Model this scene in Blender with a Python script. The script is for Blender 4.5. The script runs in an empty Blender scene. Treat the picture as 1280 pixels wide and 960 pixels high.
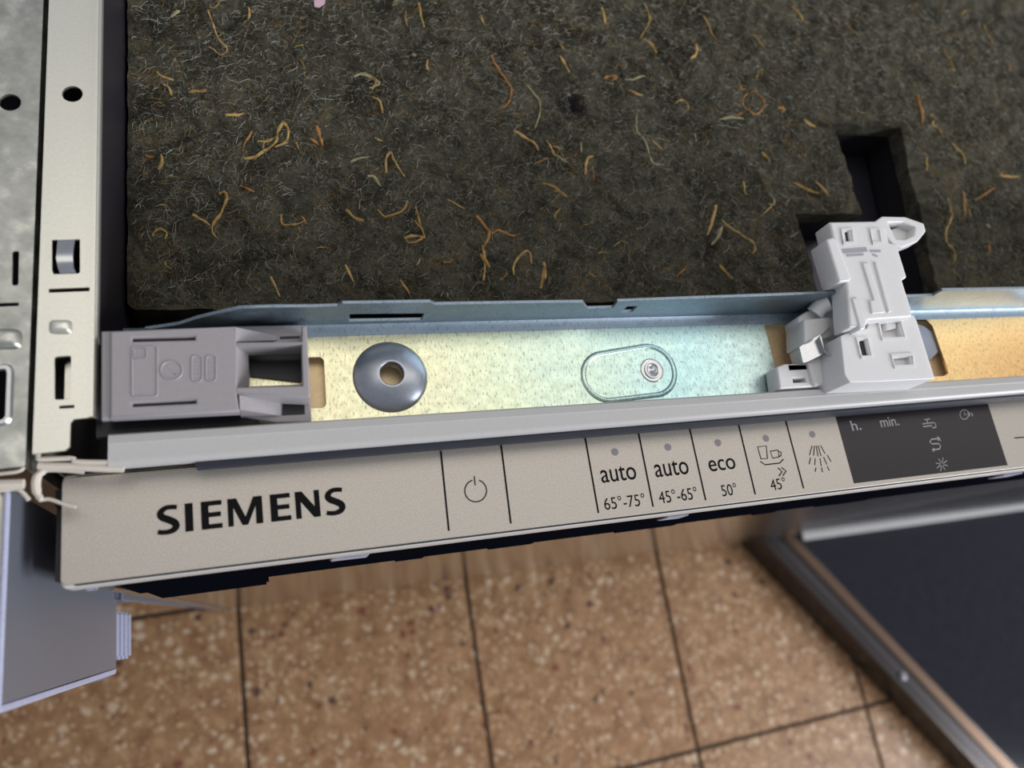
import bpy, bmesh, math, random
import numpy as np
from mathutils import Vector, Matrix, noise
random.seed(7)
C = bpy.context.scene.collection
S = bpy.context.scene

# ------------------------------------------------------------------ camera
CAM_H = 1.07                     # metres above the floor
FPX = 951.49                     # focal length in pixels of the 1280 x 960 frame
AX, AY, AZ = [Vector(r) for r in [(0.94966305, -0.04878406, 0.30945146), (-0.13947983, -0.95033428, 0.27822675), (0.28050931, -0.30738391, -0.90930175)]]   # world axes seen in the camera (x right, y down, z forward)
cam = bpy.data.cameras.new('camera'); camo = bpy.data.objects.new('camera', cam); C.objects.link(camo)
cam.sensor_width = 36.0; cam.sensor_fit = 'HORIZONTAL'; cam.lens = FPX / 1280 * 36
cam.clip_start = 0.01; cam.clip_end = 50
right = Vector((AX.x, AY.x, AZ.x)); up = -Vector((AX.y, AY.y, AZ.y)); back = -Vector((AX.z, AY.z, AZ.z))
camo.matrix_world = Matrix(((right.x, up.x, back.x, 0), (right.y, up.y, back.y, 0), (right.z, up.z, back.z, CAM_H), (0, 0, 0, 1)))
cam.dof.use_dof = True; cam.dof.focus_distance = 0.275; cam.dof.aperture_fstop = 8.8
S.camera = camo

# ------------------------------------------------------------------ light
w = bpy.data.worlds.new('world'); S.world = w; w.use_nodes = True
bg = w.node_tree.nodes['Background']
bg.inputs[0].default_value = (0.80, 0.84, 0.95, 1); bg.inputs[1].default_value = 0.34


def area(name, loc, target, sx, sy, power, col):
    l = bpy.data.lights.new(name, 'AREA'); l.shape = 'RECTANGLE'; l.size = sx; l.size_y = sy
    l.energy = power; l.color = col
    o = bpy.data.objects.new(name, l); C.objects.link(o); o.location = loc
    o.rotation_euler = (Vector(target) - Vector(loc)).to_track_quat('-Z', 'Y').to_euler()
    return o


area('window_daylight', (3.2, -1.95, 1.9), (0.3, 0.0, 0.5), 1.6, 1.5, 135, (0.90, 0.94, 1.0))
area('ceiling_lamp', (0.95, 0.62, 2.35), (0.95, 0.62, 0.0), 3.0, 0.85, 9.5, (1.0, 0.95, 0.86))
S.view_settings.view_transform = 'Standard'; S.view_settings.look = 'None'
S.view_settings.exposure = 0.22; S.view_settings.gamma = 1.0; S.view_settings.use_curve_mapping = False


# ------------------------------------------------------------------ helpers
def ray(px, py):
    d = Vector((px - 640, py - 480, FPX))
    return Vector((AX.dot(d), AY.dot(d), AZ.dot(d)))


def P(px, py, z):                # photo pixel -> point of the horizontal plane at height z
    d = ray(px, py); t = (z - CAM_H) / d.z
    return Vector((d.x * t, d.y * t, z))


def PY(px, py, Y):               # -> point of the vertical plane y = Y
    d = ray(px, py); t = Y / d.y
    return Vector((d.x * t, Y, CAM_H + d.z * t))


def PX(px, py, X):
    d = ray(px, py); t = X / d.x
    return Vector((X, d.y * t, CAM_H + d.z * t))


def pp(pts, z):
    return [tuple(P(x, y, z)[:2]) for x, y in pts]


def link(name, me, m=None, parent=None, label=None):
    if m is not None:
        me.materials.clear(); me.materials.append(m)
    o = bpy.data.objects.new(name, me); C.objects.link(o)
    if parent is not None: o.parent = parent
    if label: o['label'] = label
    return o


def thing(name, label, cat, group=None):
    o = bpy.data.objects.new(name, None); C.objects.link(o); o.empty_display_size = 0.05
    o['label'] = label; o['category'] = cat
    if group: o['group'] = group
    return o


def smooth(me, angle=35):
    me.polygons.foreach_set('use_smooth', [True] * len(me.polygons))
    try: me.set_sharp_from_angle(angle=math.radians(angle))
    except Exception: pass
    return me


def plate(outer, holes, z0, z1, bevel=0.0, res=2):
    """flat plate with real holes; outer / holes are world xy outlines"""
    cu = bpy.data.curves.new('c', 'CURVE'); cu.dimensions = '2D'; cu.fill_mode = 'BOTH'
    h = (z1 - z0) / 2
    cu.extrude = max(h - bevel, 1e-6); cu.bevel_depth = bevel; cu.bevel_resolution = res; cu.offset = -bevel
    for pts in [outer] + list(holes):
        sp = cu.splines.new('POLY'); sp.points.add(len(pts) - 1); sp.use_cyclic_u = True
        for q, p in zip(sp.points, pts): q.co = (p[0], p[1], 0, 1)
    o = bpy.data.objects.new('c', cu); C.objects.link(o)
    dg = bpy.context.evaluated_depsgraph_get(); dg.update()
    me = bpy.data.meshes.new_from_object(o.evaluated_get(dg))
    bpy.data.objects.remove(o); bpy.data.curves.remove(cu)
    me.transform(Matrix.Translation((0, 0, (z0 + z1) / 2)))
    return smooth(me)


def to_xz(me, Y):                # turn a plate lying in xy into a standing one: y -> z, z -> -y
    me.transform(Matrix(((1, 0, 0, 0), (0, 0, -1, Y), (0, 1, 0, 0), (0, 0, 0, 1)))); return me


def to_yz(me, X):
    me.transform(Matrix(((0, 0, 1, X), (1, 0, 0, 0), (0, 1, 0, 0), (0, 0, 0, 1)))); return me


def join(meshes):
    bm = bmesh.new()
    for me in meshes: bm.from_mesh(me)
    out = bpy.data.meshes.new('m'); bm.to_mesh(out); bm.free()
    return smooth(out)


def box(x0, x1, y0, y1, z0, z1, bev=0.0, seg=2):
    bm = bmesh.new(); bmesh.ops.create_cube(bm, size=1)
    for v in bm.verts:
        v.co = Vector(((x0 + x1) / 2 + v.co.x * (x1 - x0), (y0 + y1) / 2 + v.co.y * (y1 - y0), (z0 + z1) / 2 + v.co.z * (z1 - z0)))
    if bev: bmesh.ops.bevel(bm, geom=bm.edges[:], offset=bev, segments=seg, affect='EDGES', clamp_overlap=True)
    me = bpy.data.meshes.new('m'); bm.to_mesh(me); bm.free()
    return smooth(me)


def sweep(profile, t, a, b, axis='X'):
    """open profile [(u, z)] given a thickness t and swept along the axis from a to b"""
    n = len(profile); off = []
    for i in range(n):
        p0 = Vector(profile[max(i - 1, 0)]); p1 = Vector(profile[min(i + 1, n - 1)])
        d = (p1 - p0).normalized(); off.append((profile[i][0] + d.y * t, profile[i][1] - d.x * t))
    ring = list(profile) + off[::-1]; k = len(ring)
    vs = [((s, u, z) if axis == 'X' else (u, s, z)) for s in (a, b) for u, z in ring]
    fs = [(i, (i + 1) % k, k + (i + 1) % k, k + i) for i in range(k)]
    for e in (0, k):
        for i in range(n - 1): fs.append((e + i, e + i + 1, e + k - 2 - i, e + k - 1 - i))
    me = bpy.data.meshes.new('m'); me.from_pydata(vs, [], fs)
    bm = bmesh.new(); bm.from_mesh(me); bmesh.ops.recalc_face_normals(bm, faces=bm.faces); bm.to_mesh(me); bm.free()
    return smooth(me)


def lathe(profile, c, seg=48):
    vs = []; fs = []
    for r, z in profile:
        for i in range(seg):
            a = 2 * math.pi * i / seg; vs.append((c[0] + r * math.cos(a), c[1] + r * math.sin(a), z))
    for j in range(len(profile) - 1):
        for i in range(seg):
            k = (i + 1) % seg; fs.append((j * seg + i, j * seg + k, (j + 1) * seg + k, (j + 1) * seg + i))
    me = bpy.data.meshes.new('m'); me.from_pydata(vs, [], fs)
    bm = bmesh.new(); bm.from_mesh(me); bmesh.ops.recalc_face_normals(bm, faces=bm.faces); bm.to_mesh(me); bm.free()
    return smooth(me, 60)


def tube(pts, rad, seg=6, flat=1.0):
    pts = [Vector(p) for p in pts]; n = len(pts); vs = []; fs = []
    rads = rad if isinstance(rad, (list, tuple)) else [rad] * n
    for i, p in enumerate(pts):
        d = (pts[min(i + 1, n - 1)] - pts[max(i - 1, 0)]).normalized()
        ref = Vector((0, 0, 1)) if abs(d.z) < 0.9 else Vector((1, 0, 0))
        s = d.cross(ref).normalized(); u = s.cross(d).normalized()
        for k in range(seg):
            a = 2 * math.pi * k / seg; vs.append(p + (s * math.cos(a) + u * math.sin(a) * flat) * rads[i])
    for i in range(n - 1):
        for k in range(seg):
            q = (k + 1) % seg; fs.append((i * seg + k, i * seg + q, (i + 1) * seg + q, (i + 1) * seg + k))
    fs.append(tuple(range(seg))[::-1]); fs.append(tuple((n - 1) * seg + k for k in range(seg)))
    me = bpy.data.meshes.new('m'); me.from_pydata(vs, [], fs)
    bm = bmesh.new(); bm.from_mesh(me); bmesh.ops.recalc_face_normals(bm, faces=bm.faces); bm.to_mesh(me); bm.free()
    return smooth(me, 60)


def spline(pts, k=4):            # catmull-rom resampling
    pts = [Vector(p) for p in pts]; out = []
    for i in range(len(pts) - 1):
        a, b, c, d = pts[max(i - 1, 0)], pts[i], pts[i + 1], pts[min(i + 2, len(pts) - 1)]
        for j in range(k):
            t = j / k
            out.append(0.5 * ((2 * b) + (c - a) * t + (2 * a - 5 * b + 4 * c - d) * t * t + (3 * b - a - 3 * c + d) * t ** 3))
    out.append(pts[-1]); return out


def ribbon(lines, width, z):     # flat printed strokes: lines are xy polylines
    vs = []; fs = []
    for ln in lines:
        ln = [Vector((p[0], p[1])) for p in ln]; closed = (ln[0] - ln[-1]).length < 1e-7; n = len(ln); b = len(vs)
        for i in range(n):
            p0 = ln[i - 1] if i else (ln[-2] if closed else ln[0]); p1 = ln[i + 1] if i < n - 1 else (ln[1] if closed else ln[-1])
            d = (p1 - p0).normalized(); nn = Vector((-d.y, d.x)) * width / 2
            if not i and not closed: q = ln[i] - d * width * .2
            elif i == n - 1 and not closed: q = ln[i] + d * width * .2
            else: q = ln[i]
            vs += [(q.x + nn.x, q.y + nn.y, z), (q.x - nn.x, q.y - nn.y, z)]
        fs += [(b + 2 * i, b + 2 * i + 1, b + 2 * i + 3, b + 2 * i + 2) for i in range(n - 1)]
    me = bpy.data.meshes.new('m'); me.from_pydata(vs, [], fs)
    bm = bmesh.new(); bm.from_mesh(me)
    bmesh.ops.recalc_face_normals(bm, faces=bm.faces)
    for f_ in bm.faces:
        if f_.normal.z < 0: f_.normal_flip()
    bm.to_mesh(me); bm.free(); return me


def circle(c, r, n=32, ry=None, a0=0.0):
    ry = r if ry is None else ry
    return [(c[0] + r * math.cos(a0 + 2 * math.pi * i / n), c[1] + ry * math.sin(a0 + 2 * math.pi * i / n)) for i in range(n)]


def rrect(x0, x1, y0, y1, r, n=5):
    out = []
    for cx, cy, a in ((x1 - r, y1 - r, 0), (x0 + r, y1 - r, 90), (x0 + r, y0 + r, 180), (x1 - r, y0 + r, 270)):
        for i in range(n + 1):
            t = math.radians(a + 90 * i / n); out.append((cx + r * math.cos(t), cy + r * math.sin(t)))
    return out


def round_poly(pts, r, n=4):     # round every corner of an outline
    out = []; m = len(pts)
    for i in range(m):
        p = Vector(pts[i]).to_2d(); a = Vector(pts[i - 1]).to_2d(); b = Vector(pts[(i + 1) % m]).to_2d()
        da = (a - p); db = (b - p); k = min(r, da.length * .45, db.length * .45)
        s = p + da.normalized() * k; e = p + db.normalized() * k
        for j in range(n + 1):
            t = j / n; out.append(tuple((1 - t) ** 2 * s + 2 * t * (1 - t) * p + t * t * e))
    return out


# ------------------------------------------------------------------ materials
class NT:
    def __init__(self, name):
        self.m = bpy.data.materials.new(name); self.m.use_nodes = True; self.t = self.m.node_tree
        self.b = self.t.nodes['Principled BSDF']; self.co = self.n('ShaderNodeTexCoord')

    def n(self, kind, **kw):
        o = self.t.nodes.new(kind)
        for k, v in kw.items(): setattr(o, k, v)
        return o

    def l(self, a, b): self.t.links.new(a, b)

    def set(self, **kw):
        for k, v in kw.items(): self.b.inputs[k.replace('_', ' ')].default_value = v
        return self

    def vec(self, scale=(1, 1, 1), out='Object', rot=(0, 0, 0)):
        mp = self.n('ShaderNodeMapping'); mp.inputs['Scale'].default_value = scale; mp.inputs['Rotation'].default_value = rot
        self.l(self.co.outputs[out], mp.inputs[0]); return mp.outputs[0]

    def noise(self, scale, detail=3, vec=None, rough=.55, dist=0):
        o = self.n('ShaderNodeTexNoise'); o.inputs['Scale'].default_value = scale; o.inputs['Detail'].default_value = detail
        o.inputs['Roughness'].default_value = rough; o.inputs['Distortion'].default_value = dist
        self.l(vec if vec is not None else self.co.outputs['Object'], o.inputs['Vector']); return o.outputs['Fac']

    def ramp(self, fac, stops, interp='LINEAR'):
        o = self.n('ShaderNodeValToRGB'); e = o.color_ramp.elements; o.color_ramp.interpolation = interp
        while len(e) < len(stops): e.new(0.5)
        for q, (p, c) in zip(e, stops):
            q.position = p; q.color = (*c, 1) if len(c) == 3 else c
        self.l(fac, o.inputs[0]); return o.outputs[0]

    def mix(self, a, b, fac, mode='MIX'):
        o = self.n('ShaderNodeMix', data_type='RGBA', blend_type=mode)
        for sock, v in ((o.inputs[0], fac), (o.inputs[6], a), (o.inputs[7], b)):
            if hasattr(v, 'links') or hasattr(v, 'is_linked'): self.l(v, sock)
            elif isinstance(v, (int, float)): sock.default_value = v
            else: sock.default_value = (*v, 1)
        return o.outputs[2]

    def bump(self, h, strength, dist):
        o = self.n('ShaderNodeBump'); o.inputs['Strength'].default_value = strength; o.inputs['Distance'].default_value = dist
        self.l(h, o.inputs['Height']); self.l(o.outputs[0], self.b.inputs['Normal'])

    def color(self, c): self.l(c, self.b.inputs['Base Color']); return self


def lin(r, g, b):
    return tuple(((c / 255) / 12.92 if c / 255 <= .04045 else ((c / 255 + .055) / 1.055) ** 2.4) for c in (r, g, b))


def simple(name, c, rough=.5, metal=0.0, spec=.5, grain=0.0, gs=600):
    k = NT(name); k.set(Roughness=rough, Metallic=metal, Specular_IOR_Level=spec)
    f = k.noise(gs, 3)
    a = tuple(x * (1 - grain) for x in c); b = tuple(min(1, x * (1 + grain)) for x in c)
    k.color(k.ramp(f, [(.3, a), (.7, b)])); return k.m


def zinc(name, stops, rough=.34, fleck=.55):
    """zinc coated sheet with a reflected sheen painted as colour along the bar"""
    k = NT(name); k.set(Metallic=1.0)
    sx = k.n('ShaderNodeSeparateXYZ'); k.l(k.co.outputs['Object'], sx.inputs[0])
    mr = k.n('ShaderNodeMapRange'); mr.inputs[1].default_value = -.05; mr.inputs[2].default_value = .35
    wob = k.noise(28, 2)
    ad = k.n('ShaderNodeMath', operation='MULTIPLY_ADD'); ad.inputs[1].default_value = .06; k.l(wob, ad.inputs[0]); k.l(sx.outputs[0], ad.inputs[2])
    k.l(ad.outputs[0], mr.inputs[0])
    base = k.ramp(mr.outputs[0], stops)
    f1 = k.noise(1, 4, k.vec((1500, 480, 1500)), .72); f2 = k.noise(1, 3, k.vec((2600, 2600, 2600)), .6)
    dark = k.ramp(f1, [(.34, (fleck * .8, fleck * .8, fleck * .85)), (.47, (1, 1, 1))])
    dark2 = k.ramp(f2, [(.3, (.72, .72, .74)), (.5, (1, 1, 1))])
    k.color(k.mix(k.mix(base, dark, 1.0, 'MULTIPLY'), dark2, .9, 'MULTIPLY'))
    k.l(k.ramp(k.noise(300, 3), [(.3, (rough - .05,) * 3), (.7, (rough + .08,) * 3)]), k.b.inputs['Roughness'])
    k.bump(f1, .12, .0003); return k.m


M = {}
M['zinc_bar'] = zinc('zinc_bar', [(0, (.78, .73, .50)), (.25, (.82, .78, .52)), (.40, (.72, .79, .58)), (.56, (.52, .76, .76)), (.72, (.68, .80, .74)), (.83, (.90, .66, .32)), (1, (.90, .58, .26))])  # yellow, cyan and orange reflections painted into the metal's colour
M['zinc_rail'] = simple('zinc_rail', (.95, .70, .40), .4, .35, grain=.08)  # the rail's orange reflection is put into this tan
M['zinc_blue'] = zinc('zinc_blue', [(0, (.32, .39, .45)), (1, (.34, .41, .46))], .5, .8)
M['steel_post'] = simple('steel_post', (.84, .82, .72), .42, 1.0, grain=.05, gs=1200)
k = NT('galvanised_sheet'); k.set(Metallic=1.0)
v_ = k.n('ShaderNodeTexVoronoi'); v_.inputs['Scale'].default_value = 330; k.l(k.co.outputs['Object'], v_.inputs['Vector'])
k.color(k.ramp(k.noise(160, 4, None, .6), [(.3, (.38, .38, .35)), (.55, (.52, .52, .47)), (.72, (.75, .74, .66))]))
k.l(k.ramp(k.noise(190, 3), [(.35, (.34,) * 3), (.65, (.5,) * 3)]), k.b.inputs['Roughness']); M['galv'] = k.m
M['dark_sheet'] = simple('dark_sheet', lin(62, 58, 68), .35, .6, grain=.1)
M['bright_metal'] = simple('bright_metal', (.55, .56, .57), .26, 1.0, grain=.04)
M['boss_metal'] = simple('boss_metal', (.40, .42, .46), .33, 1.0, grain=.06)
M['grey_plastic'] = simple('grey_plastic', lin(158, 152, 154), .42, grain=.03)
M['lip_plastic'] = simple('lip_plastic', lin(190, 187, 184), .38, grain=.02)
M['white_plastic'] = simple('white_plastic', lin(226, 224, 222), .38, grain=.015)
b_ = M['white_plastic'].node_tree.nodes['Principled BSDF']
b_.inputs['Subsurface Weight'].default_value = .25; b_.inputs['Subsurface Radius'].default_value = (.004, .004, .004); b_.inputs['Subsurface Scale'].default_value = 1
M['stamp'] = simple('stamp', lin(172, 166, 176), .6)
M['seal_shade'] = simple('seal_shade', lin(46, 48, 58), .5, spec=.25)
M['black'] = simple('black', (.006, .006, .008), .45)
M['black_gloss'] = simple('black_gloss', (.004, .004, .007), .7, spec=.0)
M['brown_gloss'] = simple('brown_gloss', lin(60, 50, 42), .4)
M['cream_trim'] = simple('cream_trim', lin(214, 204, 190), .4, grain=.03)
M['clip'] = simple('clip', lin(172, 174, 196), .35, grain=.1, gs=900)
M['bezel'] = simple('bezel', lin(206, 200, 192), .45, grain=.02)
M['seam'] = simple('seam', lin(28, 28, 30), .5)
M['print'] = simple('print', lin(11, 11, 12), .6, spec=.12)
M['print_grey'] = simple('print_grey', lin(172, 168, 166), .6)
M['led'] = simple('led', lin(128, 124, 130), .3)
M['display'] = simple('display', lin(44, 38, 41), .3, spec=.3, grain=.04)
M['side_grey'] = simple('side_grey', lin(140, 144, 156), .36, .55, grain=.03)
k = NT('silver_paint'); k.set(Roughness=.42, Metallic=.45)
sx = k.n('ShaderNodeSeparateXYZ'); k.l(k.co.outputs['Object'], sx.inputs[0])
sp = k.noise(2600, 2)
base = k.ramp(sp, [(.3, lin(176, 167, 155)), (.7, lin(204, 195, 184))])
d_ = k.n('ShaderNodeVectorMath', operation='DISTANCE'); d_.inputs[1].default_value = tuple(P(84, 641, .8265))
k.l(k.vec((1, 1, 1)), d_.inputs[0])
sm = k.ramp(d_.outputs['Value'], [(0, (.55, .5, .5)), (.004, (1, 1, 1))])
k.color(k.mix(base, sm, .6, 'MULTIPLY')); M['silver'] = k.m
k = NT('brushed_steel'); k.set(Metallic=1.0, Roughness=.13)
k.color(k.ramp(k.noise(1, 3, k.vec((900, 900, 12))), [(.3, (.50, .49, .48)), (.7, (.60, .59, .57))])); M['door_steel'] = k.m
k = NT('hob_glass'); k.set(Roughness=.09, Specular_IOR_Level=.5)
k.color(k.ramp(k.noise(60, 2), [(.3, (.008, .008, .012)), (.7, (.012, .012, .018))])); M['glass'] = k.m
M['hob_frame'] = simple('hob_frame', (.055, .045, .04), .25, .6)
M['hob_rib'] = simple('hob_rib', lin(74, 70, 76), .3, .5)
M['bronze'] = simple('bronze', lin(112, 90, 74), .3, .8)
M['dark_felt_gap'] = simple('dark_felt_gap', lin(34, 30, 36), .6)
M['pink'] = simple('pink', lin(214, 178, 190), .7)

# terrazzo
k = NT('terrazzo'); k.set(Roughness=.38, Specular_IOR_Level=.4)
oi = k.n('ShaderNodeObjectInfo')
sh = k.n('ShaderNodeVectorMath', operation='SCALE'); k.l(oi.outputs['Location'], sh.inputs[0]); sh.inputs['Scale'].default_value = 3.7
ad = k.n('ShaderNodeVectorMath', operation='ADD'); k.l(k.co.outputs['Object'], ad.inputs[0]); k.l(sh.outputs[0], ad.inputs[1])
V = ad.outputs[0]
wn = k.n('ShaderNodeTexNoise'); wn.inputs['Scale'].default_value = 60; k.l(V, wn.inputs['Vector'])
wm = k.n('ShaderNodeVectorMath', operation='MULTIPLY_ADD'); wm.inputs[1].default_value = (.010,) * 3; k.l(wn.outputs['Color'], wm.inputs[0]); k.l(V, wm.inputs[2])
V2 = wm.outputs[0]
col = k.ramp(k.noise(45, 5, V, .65), [(.3, lin(124, 88, 58)), (.5, lin(152, 114, 78)), (.7, lin(176, 138, 100))])


def chips(scale, thr, soft, stops, col):
    vo = k.n('ShaderNodeTexVoronoi'); vo.inputs['Scale'].default_value = scale; k.l(V2, vo.inputs['Vector'])
    sc = k.n('ShaderNodeSeparateColor'); k.l(vo.outputs['Color'], sc.inputs[0])
    cc = k.ramp(sc.outputs[0], stops, 'CONSTANT')
    # each cell's own random number decides whether and how large its chip is
    rr = k.n('ShaderNodeMath', operation='MULTIPLY_ADD'); k.l(sc.outputs[1], rr.inputs[0]); rr.inputs[1].default_value = .62; rr.inputs[2].default_value = thr
    sb = k.n('ShaderNodeMath', operation='SUBTRACT'); k.l(rr.outputs[0], sb.inputs[0]); k.l(vo.outputs['Distance'], sb.inputs[1])
    f = k.ramp(sb.outputs[0], [(0, (0, 0, 0)), (soft, (1, 1, 1))])
    return k.mix(col, cc, f)


col = chips(170, .05, .22, [(0, lin(192, 162, 128)), (.35, lin(150, 108, 74)), (.6, lin(196, 170, 140)), (.85, lin(126, 86, 60))], col)
col = chips(78, -.06, .2, [(0, lin(194, 166, 136)), (.38, lin(172, 132, 96)), (.64, lin(122, 74, 52)), (.76, lin(200, 176, 148)), (.88, lin(86, 60, 48))], col)
k.color(col); M['terrazzo'] = k.m
M['grout'] = simple('grout', lin(66, 54, 44), .85, grain=.2)

# felt
k = NT('bitumen_felt'); k.set(Roughness=.95, Specular_IOR_Level=.15)
a = k.noise(58, 7, None, .74, .8); b = k.noise(900, 4, None, .75)
c0 = k.ramp(a, [(.28, lin(30, 28, 24)), (.42, lin(62, 59, 49)), (.57, lin(94, 91, 79)), (.74, lin(122, 104, 72))])
c1 = k.ramp(b, [(.32, (.35, .35, .34)), (.52, (1, 1, .97)), (.72, (1.0, 1.0, .95))])
col = k.mix(c0, c1, .85, 'MULTIPLY')
oc = k.noise(55, 5, k.vec((1.3, .8, 1)), .72, 1.4)
col = k.mix(col, lin(122, 96, 52), k.ramp(oc, [(.62, (0, 0, 0)), (.74, (.75, .75, .75))]))
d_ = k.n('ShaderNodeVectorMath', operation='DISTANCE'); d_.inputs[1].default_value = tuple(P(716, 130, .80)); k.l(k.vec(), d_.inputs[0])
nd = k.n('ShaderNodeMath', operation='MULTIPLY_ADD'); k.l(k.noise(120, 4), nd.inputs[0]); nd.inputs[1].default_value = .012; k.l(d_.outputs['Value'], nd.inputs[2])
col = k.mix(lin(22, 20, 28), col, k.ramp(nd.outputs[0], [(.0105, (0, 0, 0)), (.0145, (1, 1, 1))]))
k.color(col); k.bump(k.noise(420, 6, None, .75), .9, .0016); M['felt'] = k.m
k = NT('fibre'); k.set(Roughness=.8, Specular_IOR_Level=.2)
at_ = k.n('ShaderNodeAttribute', attribute_name='tint'); k.color(at_.outputs['Color']); M['fibre'] = k.m
M['straw'] = []
for i, c in enumerate((lin(192, 160, 100), lin(170, 138, 80), lin(168, 158, 122), lin(178, 128, 74))):
    k = NT('straw'); k.set(Roughness=.75, Specular_IOR_Level=.2)
    k.color(k.ramp(k.noise(350, 4), [(.3, tuple(x * .5 for x in c)), (.62, c)])); M['straw'].append(k.m)

# ================================================================== STRUCTURE: tiled floor
ROT = math.radians(1.4); PITCH = .2996
fl = link('floor', box(-1.3, 2.4, -1.3, 1.0, -.03, -.0035), M['grout']); fl['kind'] = 'structure'
tile_me = box(-.1473, .1473, -.1473, .1473, -.012, 0, .0012, 1)
tile_me.materials.append(M['terrazzo'])
org = Vector((-.0385, -.2445))                      # one crossing of the joints
for i in range(-4, 8):
    for j in range(-3, 4):
        t = bpy.data.objects.new('tile', tile_me); C.objects.link(t); t.parent = fl
        q = Matrix.Rotation(ROT, 2) @ Vector(((i + .5) * PITCH, (j + .5) * PITCH))
        t.location = (org.x + q.x, org.y + q.y, random.uniform(-.0004, .0003)); t.rotation_euler.z = ROT

# ================================================================== DISHWASHER
dw = thing('dishwasher', 'dishwasher with silver labelled control strip, zinc crossbar and white latch, door ajar', 'dishwasher')
ZP, ZPOST, ZPAN, ZFELT = .830, .840, .8265, .800

# --- tub box and feet
link('tub', join([box(-.044, .530, .104, .56, .11, .772), box(-.044, .530, .060, .104, .11, .765)]), M['dark_sheet'], dw)
for x in (-.01, .50):
    for y in (.10, .52):
        link('foot', lathe([(0, 0), (.018, 0), (.018, .01), (.007, .014), (.007, .112), (0, .112)], (x, y), 16), M['black'], dw)
# --- left post: pierced top sheet, rolled edge and wall
post_out = pp([(59, -60), (121, -60), (118, 521), (92, 524), (88, 529), (87, 558), (81, 563), (45, 567), (45, 430)], ZPOST)
x_in = P(118.5, 430, ZPOST).x
post_out[1] = (x_in, post_out[1][1]); post_out[2] = (x_in, post_out[2][1])
x_l = P(45.5, 430, ZPOST).x
post_out[0] = (x_l, post_out[0][1]); post_out[-1] = (x_l, post_out[-1][1]); post_out[-2] = (x_l, post_out[-2][1])
ph = [pp(circle((90.5, 117.5), 13, 24, 10), ZPOST),
      pp([(65, 300), (100, 299), (100, 340), (98, 342), (67, 343), (65, 338)], ZPOST),
      pp([(61, 361), (112, 359), (112, 364), (61, 366)], ZPOST),
      round_poly(pp([(68, 446), (89, 444), (88, 499), (68, 500)], ZPOST), .0008),
      pp([(74, 507), (93, 506), (93, 510), (74, 511)], ZPOST)]
yb = .33
po = [(p[0], yb) if i < 2 else p for i, p in enumerate(post_out)]
xr = -.0449
arc = [(x_in, ZPOST)] + [(xr - .0019 + .0019 * math.sin(a), ZPOST - .0019 + .0019 * math.cos(a)) for a in np.linspace(0, math.pi / 2, 7)] 
y_f = P(124, 521, ZPOST).y
post = link('side_post', join([plate(po, ph, ZPOST - .001, ZPOST), sweep(arc, .0008, y_f, yb, 'Y'),
                               box(x_l, x_l + .001, P(45, 567, ZPOST).y, yb, .70, ZPOST - .0005)]), M['steel_post'], dw, 'pale sheet metal post on the left side')
link('reflection_liner', box(xr - .0008, xr, y_f, yb, .78, ZPOST - .0019), M['dark_sheet'], post, 'inner side of the post, dark reflection put into its colour')  # added dark sheet; colour carries the steel wall's dark reflection
vs = []
tl = [P(x, y, ZPOST + dz) for (x, y, dz) in ((72, 300, 0), (71, 310, .0012), (70, 322, .0018), (72, 334, .0012), (75, 342, 0))]
tr = [P(x, y, ZPOST + dz) for (x, y, dz) in ((94, 299, 0), (92, 310, .0012), (91, 322, .0018), (92, 334, .0012), (95, 341, 0))]
me = bpy.data.meshes.new('m')
vs = tl + tr + [v - Vector((0, 0, .001)) for v in tl + tr]
fs = []
for i in range(4):
    fs += [(i, i + 1, 6 + i, 5 + i), (10 + i, 15 + i, 16 + i, 11 + i), (i, 10 + i, 11 + i, i + 1), (5 + i, 6 + i, 16 + i, 15 + i)]
me.from_pydata(vs, [], fs); link('bent_tab', smooth(me), M['bright_metal'], post)


def bump_mesh(cx, cy, rx, ry, z, h, n=24):
    prof = [(1, 0), (.92, .35), (.75, .8), (.5, 1), (0, 1)]; vs = []; fs = []
    for r, hh in prof:
        for i in range(n):
            a = 2 * math.pi * i / n; q = 4
            c, s = math.cos(a), math.sin(a); kx = math.copysign(abs(c) ** (2 / q), c); ky = math.copysign(abs(s) ** (2 / q), s)
            vs.append(P(cx + rx * kx * r, cy + ry * ky * r, z) + Vector((0, 0, h * hh)))
    for j in range(4):
        for i in range(n):
            k2 = (i + 1) % n; fs.append((j * n + i, (j + 1) * n + i, (j + 1) * n + k2, j * n + k2))
    me = bpy.data.meshes.new('m'); me.from_pydata(vs, [], fs); return smooth(me, 60)


link('raised_bump', bump_mesh(76, 409, 15, 9, ZPOST, .0016), M['steel_post'], post)
link('pressed_lug', join([box(*sorted((P(78, 450, .838).x, P(90, 450, .838).x)), P(80, 498, .838).y, P(80, 448, .838).y, .834, .8355, .0006)]), M['steel_post'], post)

# --- lower rail seen through the holes of the crossbar
link('inner_rail', box(-.034, .53, .057, .099, .8230, .8255), M['zinc_rail'], dw, 'zinc rail under the crossbar holes, orange reflection painted as tan')

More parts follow.
